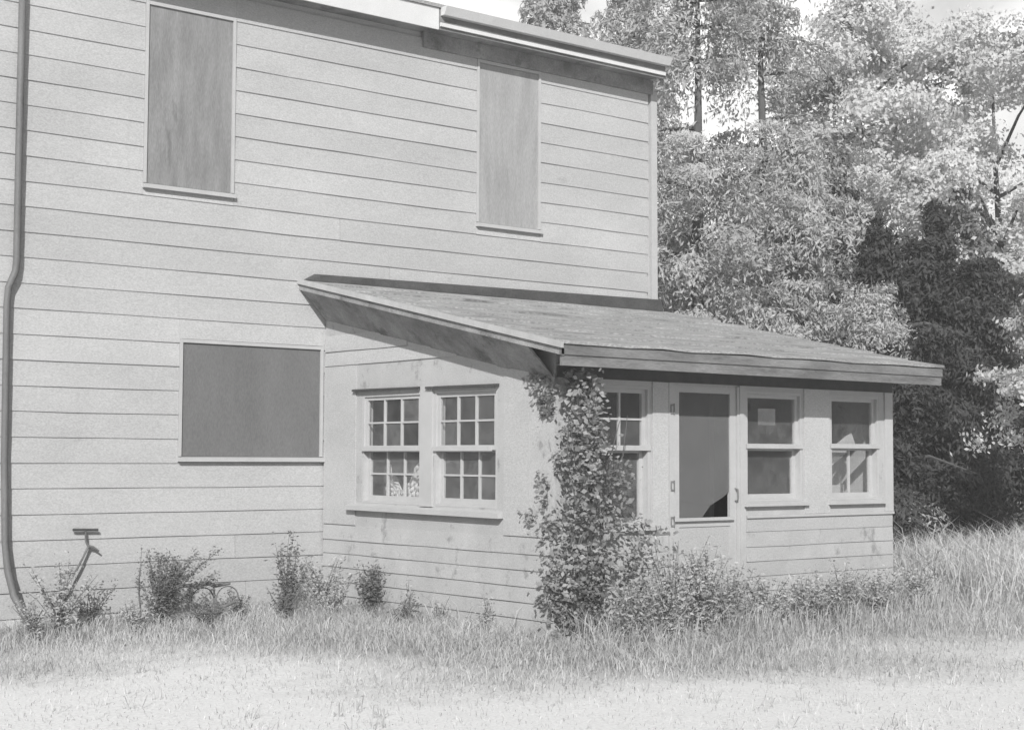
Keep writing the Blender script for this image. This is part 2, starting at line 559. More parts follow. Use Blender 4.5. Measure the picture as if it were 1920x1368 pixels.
def boarded(a, b_, c0, c1, m, lab, sill_out, proj=0.0):
    p = MB().box(a, b_, -0.003, 0.012, c0, c1).build("window", m, house)
    p["label"] = lab
    f = MB()
    f.box(a - .033, a - .002, -.024, .01, c0, c1 + .038)
    f.box(b_ + .002, b_ + .033, -.024, .01, c0, c1 + .038)
    f.box(a - .0015, b_ + .0015, -.022, .01, c1 + .003, c1 + .037)
    f.build("casing", MT['trim'], p)
    s = MB()
    s.hexa([(a - .04, -.055, c0 - .052), (b_ + sill_out, -.055, c0 - .052), (b_ + sill_out, .01, c0 - .052), (a - .04, .01, c0 - .052)],
           [(a - .04, -.055, c0 - .012), (b_ + sill_out, -.055, c0 - .012), (b_ + sill_out, .01, c0 - .002), (a - .04, .01, c0 - .002)])
    s.build("sill", MT['trim'], p)
boarded(*OPEN[0], 0.04)
boarded(*OPEN[1], 0.04)
boarded(*OPEN[2], 0.05)

# corner board, hanging a little loose, with the dark gap beside it
cb = MB()
cb.hexa([(13.50, -0.030, 0.0), (13.60, -0.030, 0.0), (13.60, 0.07, 0.0), (13.50, 0.07, 0.0)],
        [(13.475, -0.03, 6.1), (13.575, -0.03, 6.1), (13.575, 0.07, 6.1), (13.475, 0.07, 6.1)])
cb.build("corner_board", MT['trim'], house)

# eaves and low roof of the main house
rf = MB()
OV = 0.30
zt = 6.47
rid = zt + (HD / 2 + OV) * 0.24
for s in (0, 1):
    y0, y1 = (-OV - .02, HD / 2) if s == 0 else (HD + OV + .02, HD / 2)
    a = [(HX0 - .2, y0, zt - .03), (13.51, y0, zt - .03), (13.51, y1, rid - .03), (HX0 - .2, y1, rid - .03)]
    t = [(p[0], p[1], p[2] + .04) for p in a]
    if s: a.reverse(); t.reverse()
    rf.hexa(a, t)
rf = rf.build("roof", MT['roofing'], house)
gb = MB()
for gx in (HX0, HX1 - .1):
    gb.hexa([(gx, 0.02, EAVE + .085), (gx + .096, .02, EAVE + .085), (gx + .096, HD, EAVE + .085), (gx, HD, EAVE + .085)],
            [(gx, HD / 2 - .01, rid - .05), (gx + .096, HD / 2 - .01, rid - .05), (gx + .096, HD / 2 + .01, rid - .05), (gx, HD / 2 + .01, rid - .05)])
gb.build("gable", MT['paint'], house)
MB().box(HX0 - .18, 13.44, -OV + .02, 0.018, 6.236, 6.256).build("soffit", MT['soffit'], house)
MB().box(HX0 - .18, 9.98, -OV, -OV + .018, 6.20, 6.44).build("fascia", MT['gutter'], house)
MB().box(9.985, 13.46, -OV, -OV + .018, 6.20, 6.44).build("fascia", MT['fascia'], house)
MB().box(9.99, 13.44, -OV - .025, -OV - .002, 6.235, 6.275).build("eave_moulding", MT['gutter'], house)
gt = MB()
gt.hexa([(10.0, -OV - .07, 6.355), (13.46, -OV - .07, 6.355), (13.46, -OV - .004, 6.355), (10.0, -OV - .004, 6.355)],
        [(10.0, -OV - .12, 6.445), (13.48, -OV - .12, 6.445), (13.48, -OV - .004, 6.445), (10.0, -OV - .004, 6.445)])
gt.build("gutter", MT['gutter'], house)
bb = MB(); bb.box(9.97, 13.5, -.040, -.004, 6.06, 6.234); bb.build("eave_shade_board", MT['soffit'], house)  # darker board paints the shadow band under the main eave

# downpipe: straight, swan neck, straight, then bent out over the ground
dp = MB()
dp.tube([(5.40, -.07, 6.2), (5.40, -.07, 4.4), (5.405, -.065, 3.30), (5.395, -.065, 3.20), (5.335, -.06, 3.05), (5.325, -.06, 2.9),
         (5.335, -.06, 1.5), (5.355, -.07, 0.75), (5.375, -.10, .5), (5.41, -.17, .28), (5.47, -.29, .10), (5.54, -.46, -.02)],
        [.033] * 4 + [.031] * 4 + [.033] * 4, 12)
dp = dp.build("downpipe", MT['metal'], house, True)

# ================================================================== PORCH
PY, PX1 = -3.70, 13.38
T = 0.11
porch = thing("enclosed_porch", "one storey enclosed lean-to porch with paned windows, a screen door and sagging roof", "porch", (11, -1.85, 0))
def roof_z(y):   # top of the porch roof
    return 3.355 + y * 0.2108

# --- side wall (faces left), X = SIDEX outer
so = [(-1.735, -0.725), (-2.905, -1.945)]       # two windows (y0,y1)
Z0, Z1 = 1.075, 2.155
sw = MB()
sw.box(SIDEX, SIDEX + T, PY + .0, -.03, -.2, Z0)
sw.box(SIDEX, SIDEX + T, -0.725, -.03, Z0, Z1)
sw.box(SIDEX, SIDEX + T, -1.945, -1.735, Z0, Z1)
sw.box(SIDEX, SIDEX + T, PY, -2.905, Z0, Z1)
sw.hexa([(SIDEX, PY, Z1), (SIDEX + T, PY, Z1), (SIDEX + T, -.03, Z1), (SIDEX, -.03, Z1)],
        [(SIDEX, PY, roof_z(PY) - .10), (SIDEX + T, PY, roof_z(PY) - .10), (SIDEX + T, -.03, roof_z(0) - .11), (SIDEX, -.03, roof_z(0) - .11)])
side_wall = sw.build("side_wall", MT['paint_dirty'], porch)
for i, zb in enumerate([-.01, .13, .27, .41, .55, .69]):
    seed += 1
    clap(0, PY - .012, -.031, zb, zb + .14, side_wall, seed, 'y', 0.015, MT['paint_dirty'], -1, SIDEX - .002)
# two broad boards below the roof and upright boards beside the windows
for (zb, zz, yy) in ((2.47, 2.60, -2.3), (2.615, 2.78, -1.5)):
    seed += 1
    clap(0, yy, -.031, zb, zz, side_wall, seed, 'y', 0.010, MT['paint'], -1, SIDEX - .002)
MB().box(SIDEX - .014, SIDEX - .001, -.62, -.034, .845, 2.46).build("wall_board", MT['paint'], side_wall)
MB().box(SIDEX - .012, SIDEX - .001, -3.36, -3.01, .845, 2.32).build("wall_board", MT['paint'], side_wall)
MB().box(SIDEX - .014, SIDEX - .001, -3.705, -3.365, .845, 2.25).build("wall_board", MT['paint_dirty'], side_wall)

PRND = random.Random(12)
def sash(axis, a0, a1, z0, z1, plane, depth, cols, rows, parent, clean=(), munt=0.022, stile=0.04, rail_b=0.045, rail_t=0.035, gone=()):
    """axis 'y': wall faces -X, a runs along y; axis 'x': wall faces -Y. plane+ goes inward."""
    def bx(mb, u0, u1, w0, w1, p0, p1):
        if axis == 'y': mb.box(plane + p0, plane + p1, u0, u1, w0, w1)
        else: mb.box(u0, u1, plane + p0, plane + p1, w0, w1)
    f = MB()
    d0, d1 = depth, depth + .032
    bx(f, a0, a0 + stile, z0, z1, d0, d1)
    bx(f, a1 - stile, a1, z0, z1, d0, d1)
    bx(f, a0 + stile, a1 - stile, z0, z0 + rail_b, d0 + .001, d1 - .001)
    bx(f, a0 + stile, a1 - stile, z1 - rail_t, z1, d0 + .001, d1 - .001)
    A0, A1, B0, B1 = a0 + stile, a1 - stile, z0 + rail_b, z1 - rail_t
    s = f.build("sash", MT['trim'], parent)
    cw, ch = (A1 - A0) / cols, (B1 - B0) / rows
    for i in range(1, cols):
        mb = MB(); bx(mb, A0 + i * cw - munt / 2, A0 + i * cw + munt / 2, B0, B1, d0 + .003, d1 - .004)
        mb.build("muntin", MT['trim'], parent)
    for j in range(1, rows):
        for i in range(cols):
            if (i, j) in gone: continue
            u0 = A0 + i * cw + (munt / 2 if i else 0); u1 = A0 + (i + 1) * cw - (munt / 2 if i < cols - 1 else 0)
            mb = MB(); bx(mb, u0, u1, B0 + j * ch - munt * .4, B0 + j * ch + munt * .4, d0 + .005, d1 - .006)
            mb.build("muntin", MT['trim'], parent)
    for i in range(cols):
        for j in range(rows):
            mb = MB()
            bx(mb, A0 + i * cw + .001, A0 + (i + 1) * cw - .001, B0 + j * ch + .001, B0 + (j + 1) * ch - .001, d0 + .014, d0 + .017)
            mb.build("pane", MT['glass_clean'] if (i, j) in clean else MT[PRND.choice(['glass', 'glass', 'glass2', 'glass3'])], parent)

# side windows: columns are counted from the y-low (corner) side, so the left side of the photograph is the last column
for wi, (y0, y1) in enumerate(so):
    fr = MB()
    fr.box(SIDEX + .002, SIDEX + T, y0 + .001, y0 + .028, Z0, Z1)
    fr.box(SIDEX + .002, SIDEX + T, y1 - .028, y1 - .001, Z0, Z1)
    fr.box(SIDEX + .002, SIDEX + T, y0 + .028, y1 - .028, Z1 - .025, Z1 - .001)
    fr.box(SIDEX + .002, SIDEX + T, y0 + .028, y1 - .028, Z0 + .001, Z0 + .02)
    win = fr.build("window", MT['trim'], porch)
    win["label"] = ["window nearer the house wall with a torn curtain behind its lower sash", "window nearer the porch corner with twelve small panes"][wi]
    sash('y', y0 + .028, y1 - .028, 1.60, Z1 - .025, SIDEX, .018, 3, 2, win, clean=((1, 1),) if wi == 0 else ((1, 0),))
    sash('y', y0 + .028, y1 - .028, Z0 + .02, 1.615, SIDEX, .058, 3, 2, win, rail_b=.055)
    y1c = y1 - .02 if wi == 0 else y1 - .01
    MB().box(SIDEX - .022, SIDEX + .018, y0 + (.03 if wi == 0 else .10), y1c, 1.590, 1.632).build("meeting_rail", MT['trim'], win)
    # head trim with a thin drip cap
    z = 2.19 if wi == 0 else 2.178
    cap = MB()
    ya, yb = (-1.74, -.60) if wi == 0 else (-2.93, -1.86)
    cap.hexa([(SIDEX - .05, ya, z + (.0 if wi == 0 else -.01)), (SIDEX + .0, ya, z + (.0 if wi == 0 else -.01)), (SIDEX, yb, z), (SIDEX - .05, yb, z)],
             [(SIDEX - .05, ya, z + .012), (SIDEX, ya, z + .018), (SIDEX, yb, z + .026), (SIDEX - .05, yb, z + .02)])
    cap.build("drip_cap", MT['tar'], win)
sl = MB()
sl.hexa([(SIDEX - .07, -3.0, .99), (SIDEX, -3.0, .99), (SIDEX, -.53, 1.0), (SIDEX - .07, -.53, 1.0)],
        [(SIDEX - .07, -3.0, 1.035), (SIDEX, -3.0, 1.055), (SIDEX, -.53, 1.065), (SIDEX - .07, -.53, 1.045)])
sl.build("sill", MT['trim'], porch)
MB().box(SIDEX - .022, SIDEX + .0, -1.935, -1.745, 1.066, 2.21).build("mullion", MT['trim'], porch)

# --- front wall (faces the yard), Y = PY outer
W1, DR, W2, W3 = (9.19, 9.88), (10.17, 11.04), (11.145, 11.97), (12.395, 13.18)
FZ0, FZ1 = 1.12, 2.18
W1Z0 = 0.93
fw = MB()
ya, yb = PY, PY + T
X0 = SIDEX + T + .001
top = roof_z(PY) - .10
def fb(x0, x1, z0, z1): fw.box(x0, x1, ya, yb, z0, z1)
fb(X0, W1[0], -.2, FZ1); fb(W1[0], W1[1], -.2, W1Z0); fb(W1[1], DR[0], -.2, FZ1)
fb(DR[0], DR[1], -.2, .12); fb(DR[1], W2[0], -.2, FZ1); fb(W2[0], W2[1], -.2, FZ0)
fb(W2[1], W3[0], -.2, FZ1); fb(W3[0], W3[1], -.2, FZ0); fb(W3[1], PX1, -.2, FZ1)
fb(X0, PX1, FZ1, top)
front_wall = fw.build("front_wall", MT['paint_dirty'], porch)
for i in range(7):
    zb = -.01 + i * .14
    for (x0, x1) in ((SIDEX, DR[0] - .08), (DR[1] + .10, PX1 + .005)):
        if i == 6:
            continue
        seed += 1
        clap(0, x0, x1, zb, zb + .14, front_wall, seed, 'x', 0.013, MT['paint_dirty'], -1, PY - .002)
MB().box(DR[1] + .10, PX1 + .01, PY - .030, PY - .001, .965, .99).build("ledge", MT['trim'], front_wall)
MB().box(DR[1] + .10, PX1, PY - .012, PY - .001, .835, .963).build("wall_board", MT['paint'], front_wall)
MB().box(W3[1] + .085, PX1 + .012, PY - .018, PY - .001, .992, 2.222).build("corner_board", MT['trim'], front_wall)
MB().box(W2[1] + .02, W3[0] - .02, PY - .014, PY - .001, .992, 2.222).build("wall_board", MT['paint'], front_wall)
MB().box(W1[1] + .02, DR[0] - .07, PY - .014, PY - .001, .845, 2.222).build("wall_board", MT['paint'], front_wall)

MB().box(SIDEX + .01, PX1 + .005, PY - .020, PY - .002, 2.325 - .10, 2.322).build('eave_shade_board', MT['wood_and_shade'], front_wall)  # dark board paints the eave's shade along the wall top

def front_window(x0, x1, z0, zr, label, cols_u, rows_u, cols_l, rows_l):
    fr = MB()
    fr.box(x0 + .001, x0 + .03, PY + .002, PY + T, z0, FZ1)
    fr.box(x1 - .03, x1 - .001, PY + .002, PY + T, z0, FZ1)
    fr.box(x0 + .03, x1 - .03, PY + .002, PY + T, FZ1 - .03, FZ1 - .001)
    fr.box(x0 + .03, x1 - .03, PY + .002, PY + T, z0 + .001, z0 + .02)
    wn = fr.build("window", MT['trim'], porch)
    wn["label"] = label
    sash('x', x0 + .03, x1 - .03, zr, FZ1 - .03, PY, .035, cols_u, rows_u, wn)
    sash('x', x0 + .03, x1 - .03, z0 + .02, zr + .012, PY, .072, cols_l, rows_l, wn, rail_b=.05)
    MB().box(x0 + .005, x1 - .005, PY - .014, PY + .034, zr, zr + .045).build("meeting_rail", MT['trim'], wn)
    s = MB()
    s.hexa([(x0 - .05, PY - .05, z0 - .045), (x1 + .05, PY - .05, z0 - .045), (x1 + .05, PY, z0 - .045), (x0 - .05, PY, z0 - .045)],
           [(x0 - .05, PY - .05, z0 - .018), (x1 + .05, PY - .05, z0 - .018), (x1 + .05, PY, z0 - .002), (x0 - .05, PY, z0 - .002)])
    s.build("sill", MT['trim'], wn)
    return wn
front_window(W1[0], W1[1], W1Z0, 1.60, "window half covered by the vine, left of the screen door", 2, 2, 1, 1)
front_window(W2[0], W2[1], FZ0, 1.63, "window with two large panes, right of the screen door", 1, 1, 1, 1)
front_window(W3[0], W3[1], FZ0, 1.64, "window beside the right corner with a pale board behind it", 1, 1, 2, 1)

# --- screen door
door = MB()
dx0, dx1 = DR
dY = PY - .004
door.box(dx0 + .004, dx0 + .075, dY, dY + .035, .13, 2.20)
door.box(dx1 - .115, dx1 - .034, dY, dY + .035, .13, 2.20)
door.box(dx0 + .075, dx1 - .115, dY + .001, dY + .034, 2.14, 2.199)
door.box(dx0 + .075, dx1 - .115, dY + .001, dY + .034, .131, .26)
door.box(dx0 + .075, dx1 - .115, dY + .001, dY + .034, .90, .97)
door = door.build("door", MT['trim'], porch)
door["label"] = "white screen door with dark torn mesh above a solid lower panel"
MB().box(dx0 + .075, dx1 - .115, dY + .010, dY + .024, .26, .90).build("panel", MT['paint'], door)
MB().box(dx0 - .012, dx1 - .09, dY - .03, dY - .001, .955, .985).build("ledge", MT['trim'], door)
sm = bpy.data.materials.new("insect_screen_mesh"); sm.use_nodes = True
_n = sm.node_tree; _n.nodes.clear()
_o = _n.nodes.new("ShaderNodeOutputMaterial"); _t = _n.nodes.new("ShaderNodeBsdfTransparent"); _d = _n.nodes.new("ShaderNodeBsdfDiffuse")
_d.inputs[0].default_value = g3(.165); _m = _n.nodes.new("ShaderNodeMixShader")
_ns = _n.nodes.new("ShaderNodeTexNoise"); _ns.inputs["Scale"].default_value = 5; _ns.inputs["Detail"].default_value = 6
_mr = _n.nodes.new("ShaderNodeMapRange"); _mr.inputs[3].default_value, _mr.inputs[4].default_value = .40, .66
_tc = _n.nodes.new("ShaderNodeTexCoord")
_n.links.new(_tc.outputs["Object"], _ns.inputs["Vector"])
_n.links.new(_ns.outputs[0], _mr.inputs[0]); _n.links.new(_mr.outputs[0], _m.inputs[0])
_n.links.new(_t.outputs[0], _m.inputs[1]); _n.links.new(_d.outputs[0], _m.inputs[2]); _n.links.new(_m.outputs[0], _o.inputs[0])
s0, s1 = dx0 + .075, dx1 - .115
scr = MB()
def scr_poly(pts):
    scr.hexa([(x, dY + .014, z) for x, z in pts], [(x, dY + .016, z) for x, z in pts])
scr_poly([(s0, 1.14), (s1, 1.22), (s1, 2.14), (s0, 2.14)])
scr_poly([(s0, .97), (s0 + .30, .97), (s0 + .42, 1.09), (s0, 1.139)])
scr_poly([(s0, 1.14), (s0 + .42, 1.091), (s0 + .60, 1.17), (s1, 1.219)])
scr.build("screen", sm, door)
jb = MB(); jb.box(dx1 - .030, dx1 - .001, PY - .022, PY + T, .12, 2.21); jb.box(dx0 - .065, dx0 + .001, PY - .018, PY - .002, .12, 2.222)
jb.box(dx1 + .001, dx1 + .055, PY - .030, PY - .002, .12, 2.222)
jb.box(dx1 + .058, dx1 + .09, PY - .018, PY - .002, .12, 2.222)
jb.build("door_frame", MT['trim'], porch)
for zz in (.955, 1.28, 1.98):
    h = MB(); h.box(dx0 - .05, dx0 - .006, dY - .022, dY - .014, zz - .045, zz - .03); h.box(dx0 - .05, dx0 - .006, dY - .022, dY - .014, zz + .03, zz + .045)
    h.box(dx0 - .012, dx0 - .004, dY - .026, dY - .014, zz - .05, zz + .05); h.box(dx0 - .052, dx0 - .04, dY - .022, dY - .014, zz - .03, zz + .03)
    h.build("hinge", MT['hinge'], door)
hd = MB(); hd.tube([(dx1 - .05, dY - .002, 1.13), (dx1 - .05, dY - .04, 1.14), (dx1 - .05, dY - .045, 1.19), (dx1 - .05, dY - .04, 1.24), (dx1 - .05, dY - .002, 1.25)], .007, 6)
hd.build("handle", MT['hinge'], door)

# --- right wall, floor and dim inside of the porch
rw = MB()
rw.hexa([(PX1 - T, PY + T + .001, -.2), (PX1, PY + T + .001, -.2), (PX1, -.03, -.2), (PX1 - T, -.03, -.2)],
        [(PX1 - T, PY + T + .001, top), (PX1, PY + T + .001, top), (PX1, -.03, roof_z(0) - .11), (PX1 - T, -.03, roof_z(0) - .11)])
rw.build("right_wall", MT['paint_dirty'], porch)
MB().box(SIDEX + T + .002, PX1 - T - .002, PY + T + .002, -.04, .02, .08).build("floor", MT['wood_and_shade'], porch)
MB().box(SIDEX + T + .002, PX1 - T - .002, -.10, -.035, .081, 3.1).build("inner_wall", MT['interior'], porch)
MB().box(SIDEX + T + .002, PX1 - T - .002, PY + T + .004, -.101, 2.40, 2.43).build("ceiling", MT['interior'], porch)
MB().box(11.08, 11.14, PY + T + .3, -.3, .081, 2.39).build("partition", MT['wood_and_shade'], porch)

# --- porch roof
RX0, RX1, RY = 8.42, 13.66, -4.15
deck = MB()
deck.hexa([(RX0 + .01, RY + .03, roof_z(RY + .03) - .06), (RX1 - .01, RY + .03, roof_z(RY + .03) - .06), (RX1 + .12, -.001, roof_z(0) - .06), (RX0 + .01, -.001, roof_z(0) - .06)],
          [(RX0 + .01, RY + .03, roof_z(RY + .03) - .012), (RX1 - .01, RY + .03, roof_z(RY + .03) - .012), (RX1 + .12, -.001, roof_z(0) - .012), (RX0 + .01, -.001, roof_z(0) - .012)])
proof = deck.build("roof", MT['roofing'], porch)
rr = random.Random(9)
nst = 9
for i in range(nst):
    t0, t1 = i / nst, (i + 1) / nst
    y0, y1 = RY - .015 + t0 * 4.15, RY + t1 * 4.15 + (.05 if i < nst - 1 else 0)
    sag = lambda x: -.018 * math.sin(math.pi * (x - RX0) / (RX1 - RX0)) if i < 8 else 0
    b = MB()
    nseg = 14
    row = []
    for k in range(nseg + 1):
        xa = RX0 + .012 + (RX1 - .002 + .10 * (y0 - RY) / 4.15 - RX0) * k / nseg
        e = rr.uniform(0, .016)
        l0 = roof_z(y0) + .016 + e
        row.append([(xa, y0, l0 - .026), (xa, y0 - .002, l0), (xa, y1, roof_z(y1) - .001 + .006), (xa, y1, roof_z(y1) - .011)])
    for k in range(nseg):
        A, B = row[k], row[k + 1]
        b.poly([A[1], B[1], B[2], A[2]]); b.poly([A[0], B[0], B[1], A[1]]); b.poly([A[3], B[3], B[0], A[0]]); b.poly([A[2], B[2], B[3], A[3]])
    b.poly(row[0]); b.poly(list(reversed(row[-1])))
    b.build("roofing_strip", MT['roofing'], proof)
# dark flashing where the roof meets the house wall
fl = MB()
fl.hexa([(8.46, -.10, roof_z(-.10) + .012), (13.62, -.10, roof_z(-.10) + .012), (13.62, -.022, roof_z(0) + .0), (8.46, -.022, roof_z(0) + .0)],
        [(8.66, -.06, roof_z(0) + .055), (13.62, -.06, roof_z(0) + .135), (13.62, -.022, roof_z(0) + .145), (8.60, -.022, roof_z(0) + .075)])
fl.build("flashing", MT['tar'], porch)
# front fascia in two boards, the lower one narrower
fa = MB(); fa.box(RX0, RX1, RY, RY + .025, 2.385, 2.468); fa.build("fascia", MT['fascia'], porch)
fa = MB(); fa.box(RX0 + .02, RX1 - .005, RY + .012, RY + .04, 2.295, 2.383); fa.build("fascia", MT['fascia'], porch)
MB().box(SIDEX + .01, RX1 - .02, RY + .041, PY - .002, 2.325, 2.340).build("soffit", MT['soffit'], porch)
# thin pale rake edge and the sloping boxed soffit below it
def rake(xa, pr, m, nm, z_off, hgt, y0=RY, y1=-.002, depth=.03):
    b = MB()
    b.hexa([(xa, y0, roof_z(y0) + z_off - hgt), (xa + depth, y0, roof_z(y0) + z_off - hgt), (xa + depth, y1, roof_z(y1) + z_off - hgt), (xa, y1, roof_z(y1) + z_off - hgt)],
           [(xa, y0, roof_z(y0) + z_off), (xa + depth, y0, roof_z(y0) + z_off), (xa + depth, y1, roof_z(y1) + z_off), (xa, y1, roof_z(y1) + z_off)])
    return b.build(nm, m, pr)
rake(RX0 - .020, porch, MT['board'], "rake_edge", .014, .052, y0=RY - .02)
rake(RX0 + .004, porch, MT['soffit'], "rake_board", -.045, .055)
ys = [-.002, -1.05, -1.9, -2.9, -3.69]
for i in range(4):
    ya_, yb_ = ys[i + 1] + .003, ys[i]
    def pt(x, y, zz): return (x, y, roof_z(y) + zz)
    b = MB()
    b.hexa([pt(RX0 + .02, ya_, -.10), pt(SIDEX - .001, ya_, -.385 + .02 * (i == 3)), pt(SIDEX - .001, yb_, -.395), pt(RX0 + .02, yb_, -.10)],
           [pt(RX0 + .035, ya_, -.085), pt(SIDEX - .001, ya_, -.355), pt(SIDEX - .001, yb_, -.365), pt(RX0 + .035, yb_, -.085)])
    b.build("soffit_board", MT['soffit'], porch)
# right rake
b = MB()
b.hexa([(RX1 - .012, RY + .03, roof_z(RY) - .15), (RX1 + .012, RY + .03, roof_z(RY) - .15), (RX1 + .13, -.002, roof_z(0) - .15), (RX1 + .106, -.002, roof_z(0) - .15)],
       [(RX1 - .012, RY + .03, roof_z(RY + .03) - .015), (RX1 + .012, RY + .03, roof_z(RY + .03) - .015), (RX1 + .13, -.002, roof_z(0) - .015), (RX1 + .106, -.002, roof_z(0) - .015)])
b.build("rake_board", MT['fascia'], porch)

# ------------------------------------------------------------------ things behind the panes
cu = MB()
rc = random.Random(3)
def curtain(x, pts, name, label, cat):
    """crumpled cloth: a wavy sheet whose outline is uneven, hung behind a pane"""
    n = 14
    b = MB(); grid = []
    for i in range(n + 1):
        t = i / n
        y = pts[0] + (pts[1] - pts[0]) * t
        lo = pts[2] + .05 * math.sin(t * 9)
        hi = pts[3] + pts[4] * math.sin(t * 6.0 + 1.2) + rc.uniform(-.03, .03)
        grid.append([(x + .02 * math.sin(t * 22 + j), y + rc.uniform(-.008, .008), lo + (hi - lo) * j / 6) for j in range(7)])
    for i in range(n):
        for j in range(6):
            b.poly([grid[i][j], grid[i + 1][j], grid[i + 1][j + 1], grid[i][j + 1]])
    o = b.build(name, MT['cloth'], None, True)
    sol = o.modifiers.new("thickness", 'SOLIDIFY'); sol.thickness = .004
    o["label"], o["category"] = label, cat
curtain(SIDEX + .135, (-1.62, -.98, 1.09, 1.36, .14), "torn_curtain", "pale torn curtain bunched behind the lower panes beside the house wall", "curtain")
lb = MB()
a, b2 = Vector((12.28, PY + .17, 1.36)), Vector((12.98, PY + .17, 1.74))
d = (b2 - a).normalized(); nrm = Vector((-d.z, 0, d.x)) * .075
lb.hexa([a - nrm, b2 - nrm, b2 + nrm, a + nrm][::-1], [p + Vector((0, .02, 0)) for p in [a - nrm, b2 - nrm, b2 + nrm, a + nrm]][::-1])
lb = lb.build("leaning_board", MT['board'])
lb["label"], lb["category"] = "pale board leaning diagonally behind the window nearest the right corner", "board"
nb = MB().box(11.47, 11.72, PY + .13, PY + .134, 1.86, 2.02).build("reflection_sheet", mat("pale_pane_reflection", .42, .9, 9, .3, 0))  # added pale sheet stands in for a reflection in the glass
nb["label"], nb["category"] = "small pale sheet painted as a reflection, behind the upper pane right of the door", "reflection"
bx_ = thing("wooden_crate", "dim slatted crate standing inside the rightmost porch window", "crate", (12.8, PY + .55, .08))
for i in range(5):
    MB().box(12.55, 13.1, PY + .40, PY + .415, .12 + i * .24, .30 + i * .24).build("slat", MT['board'], bx_)
for xx in (12.57, 13.05):
    MB().box(xx, xx + .04, PY + .42, PY + .46, .08, 1.36).build("post", MT['board'], bx_)

# ================================================================== PLANTS
def leaf_quads(P, size, rng, asp=1.8, up=0.0, flat=0.5, nrm=None, rough=.55):
    """diamond leaves at points P; returns V,F.  nrm: the side each leaf turns outwards"""
    n = len(P)
    if nrm is not None:
        N = nrm / (np.linalg.norm(nrm, axis=1)[:, None] + 1e-6) + rng.normal(size=(n, 3)) * rough
        N /= np.linalg.norm(N, axis=1)[:, None]
        a = rng.normal(size=(n, 3)); a[:, 2] += up * 2
        a -= (a * N).sum(1)[:, None] * N
        a /= np.linalg.norm(a, axis=1)[:, None]
        b = np.cross(N, a)
        s = (size * rng.uniform(.6, 1.4, n))[:, None]
        V = np.empty((n, 4, 3))
        V[:, 0] = P - a * s * asp / 2; V[:, 1] = P + b * s / 2; V[:, 2] = P + a * s * asp / 2; V[:, 3] = P - b * s / 2
        return V.reshape(-1, 3), (np.arange(n)[:, None] * 4 + np.arange(4))
    a = rng.normal(size=(n, 3)); a[:, 2] = a[:, 2] * flat + up
    a /= np.linalg.norm(a, axis=1)[:, None]
    b = rng.normal(size=(n, 3))
    b -= (b * a).sum(1)[:, None] * a
    b /= np.linalg.norm(b, axis=1)[:, None]
    s = (size * rng.uniform(.6, 1.4, n))[:, None]
    V = np.empty((n, 4, 3))
    V[:, 0] = P - a * s * asp / 2
    V[:, 1] = P + b * s / 2
    V[:, 2] = P + a * s * asp / 2
    V[:, 3] = P - b * s / 2
    F = (np.arange(n)[:, None] * 4 + np.arange(4))
    return V.reshape(-1, 3), F

def leaves_obj(name, P, size, rng, m, parent=None, **kw):
    V, F = leaf_quads(P, size, rng, **kw)
    me = tris_mesh(name, V, F, m)
    o = bpy.data.objects.new(name, me); C.objects.link(o)
    if parent: o.parent = parent
    return o

def local_thing(name, label, cat, loc, group=None):
    o = bpy.data.objects.new(name, None); o.empty_display_size = .1
    C.objects.link(o); o.location = loc
    o["label"], o["category"] = label, cat
    if group: o["group"] = group
    return o

def weed(name, label, loc, h, spread, nst, nleaf, leaf, m, seed, cat="weed", group=None, lean=(0, 0), arch=0.0):
    rng = np.random.default_rng(seed)
    t = local_thing(name, label, cat, (loc[0], loc[1], -.05), group)
    st = MB(); P = []
    for i in range(nst):
        a = rng.uniform(0, 2 * np.pi); rr_ = spread * rng.uniform(.15, 1)
        hh = h * rng.uniform(.55, 1.0)
        pts = []
        for k in range(6):
            u = k / 5
            ox = math.cos(a) * rr_ * u ** 1.4 + lean[0] * u + .015 * math.sin(u * 7 + i)
            oy = math.sin(a) * rr_ * u ** 1.4 * .6 + lean[1] * u
            pts.append((ox, oy, hh * (u - arch * u * u)))
        st.tube(pts, [.006 * (1 - .7 * k / 5) for k in range(6)], 5, False)
        pa = np.array(pts)
        u = rng.uniform(.12, 1.0, nleaf) * 5
        k = np.minimum(u.astype(int), 4); fr = (u - k)[:, None]
        Q = pa[k] * (1 - fr) + pa[k + 1] * fr
        P.append(Q + rng.normal(size=(nleaf, 3)) * leaf * 1.5 * rng.uniform(.3, 1.5, nleaf)[:, None])
    st.build("stem", MT['stem'], t)
    leaves_obj("foliage", np.concatenate(P), leaf * .62, rng, m, t, asp=2.6)
    return t

W = LM['weed']; WD = LM['weed_dark']
weed("tall_weed", "bushy tall weed just right of the foot of the downpipe", (5.72, -.5), .68, .42, 22, 60, .026, W, 31)
weed("tall_weed", "thin feathery stalk rising above the dark plume against the clapboards", (6.49, -.45), .85, .05, 2, 60, .014, WD, 32)
weed("leafy_shrub", "dark arching fern-like plume between the downpipe and the porch", (6.60, -.5), .90, .46, 26, 260, .018, WD, 33, "shrub", None, (.24, 0), .18)
weed("tall_weed", "upright leafy weed with two taller spikes left of the porch side wall", (8.03, -.5), .84, .24, 12, 90, .026, WD, 34)
weed("tall_weed", "rounded weed standing between the spiked weed and the dark bush", (8.42, -.55), .60, .34, 20, 80, .024, W, 35)
weed("leafy_shrub", "small dark bush in front of the porch side wall near the house", (8.55, -1.2), .56, .17, 24, 110, .024, WD, 36, "shrub")
weed("tall_weed", "thin curling weed against the lower clapboards under the side windows", (8.55, -1.75), .48, .10, 4, 50, .018, W, 37)
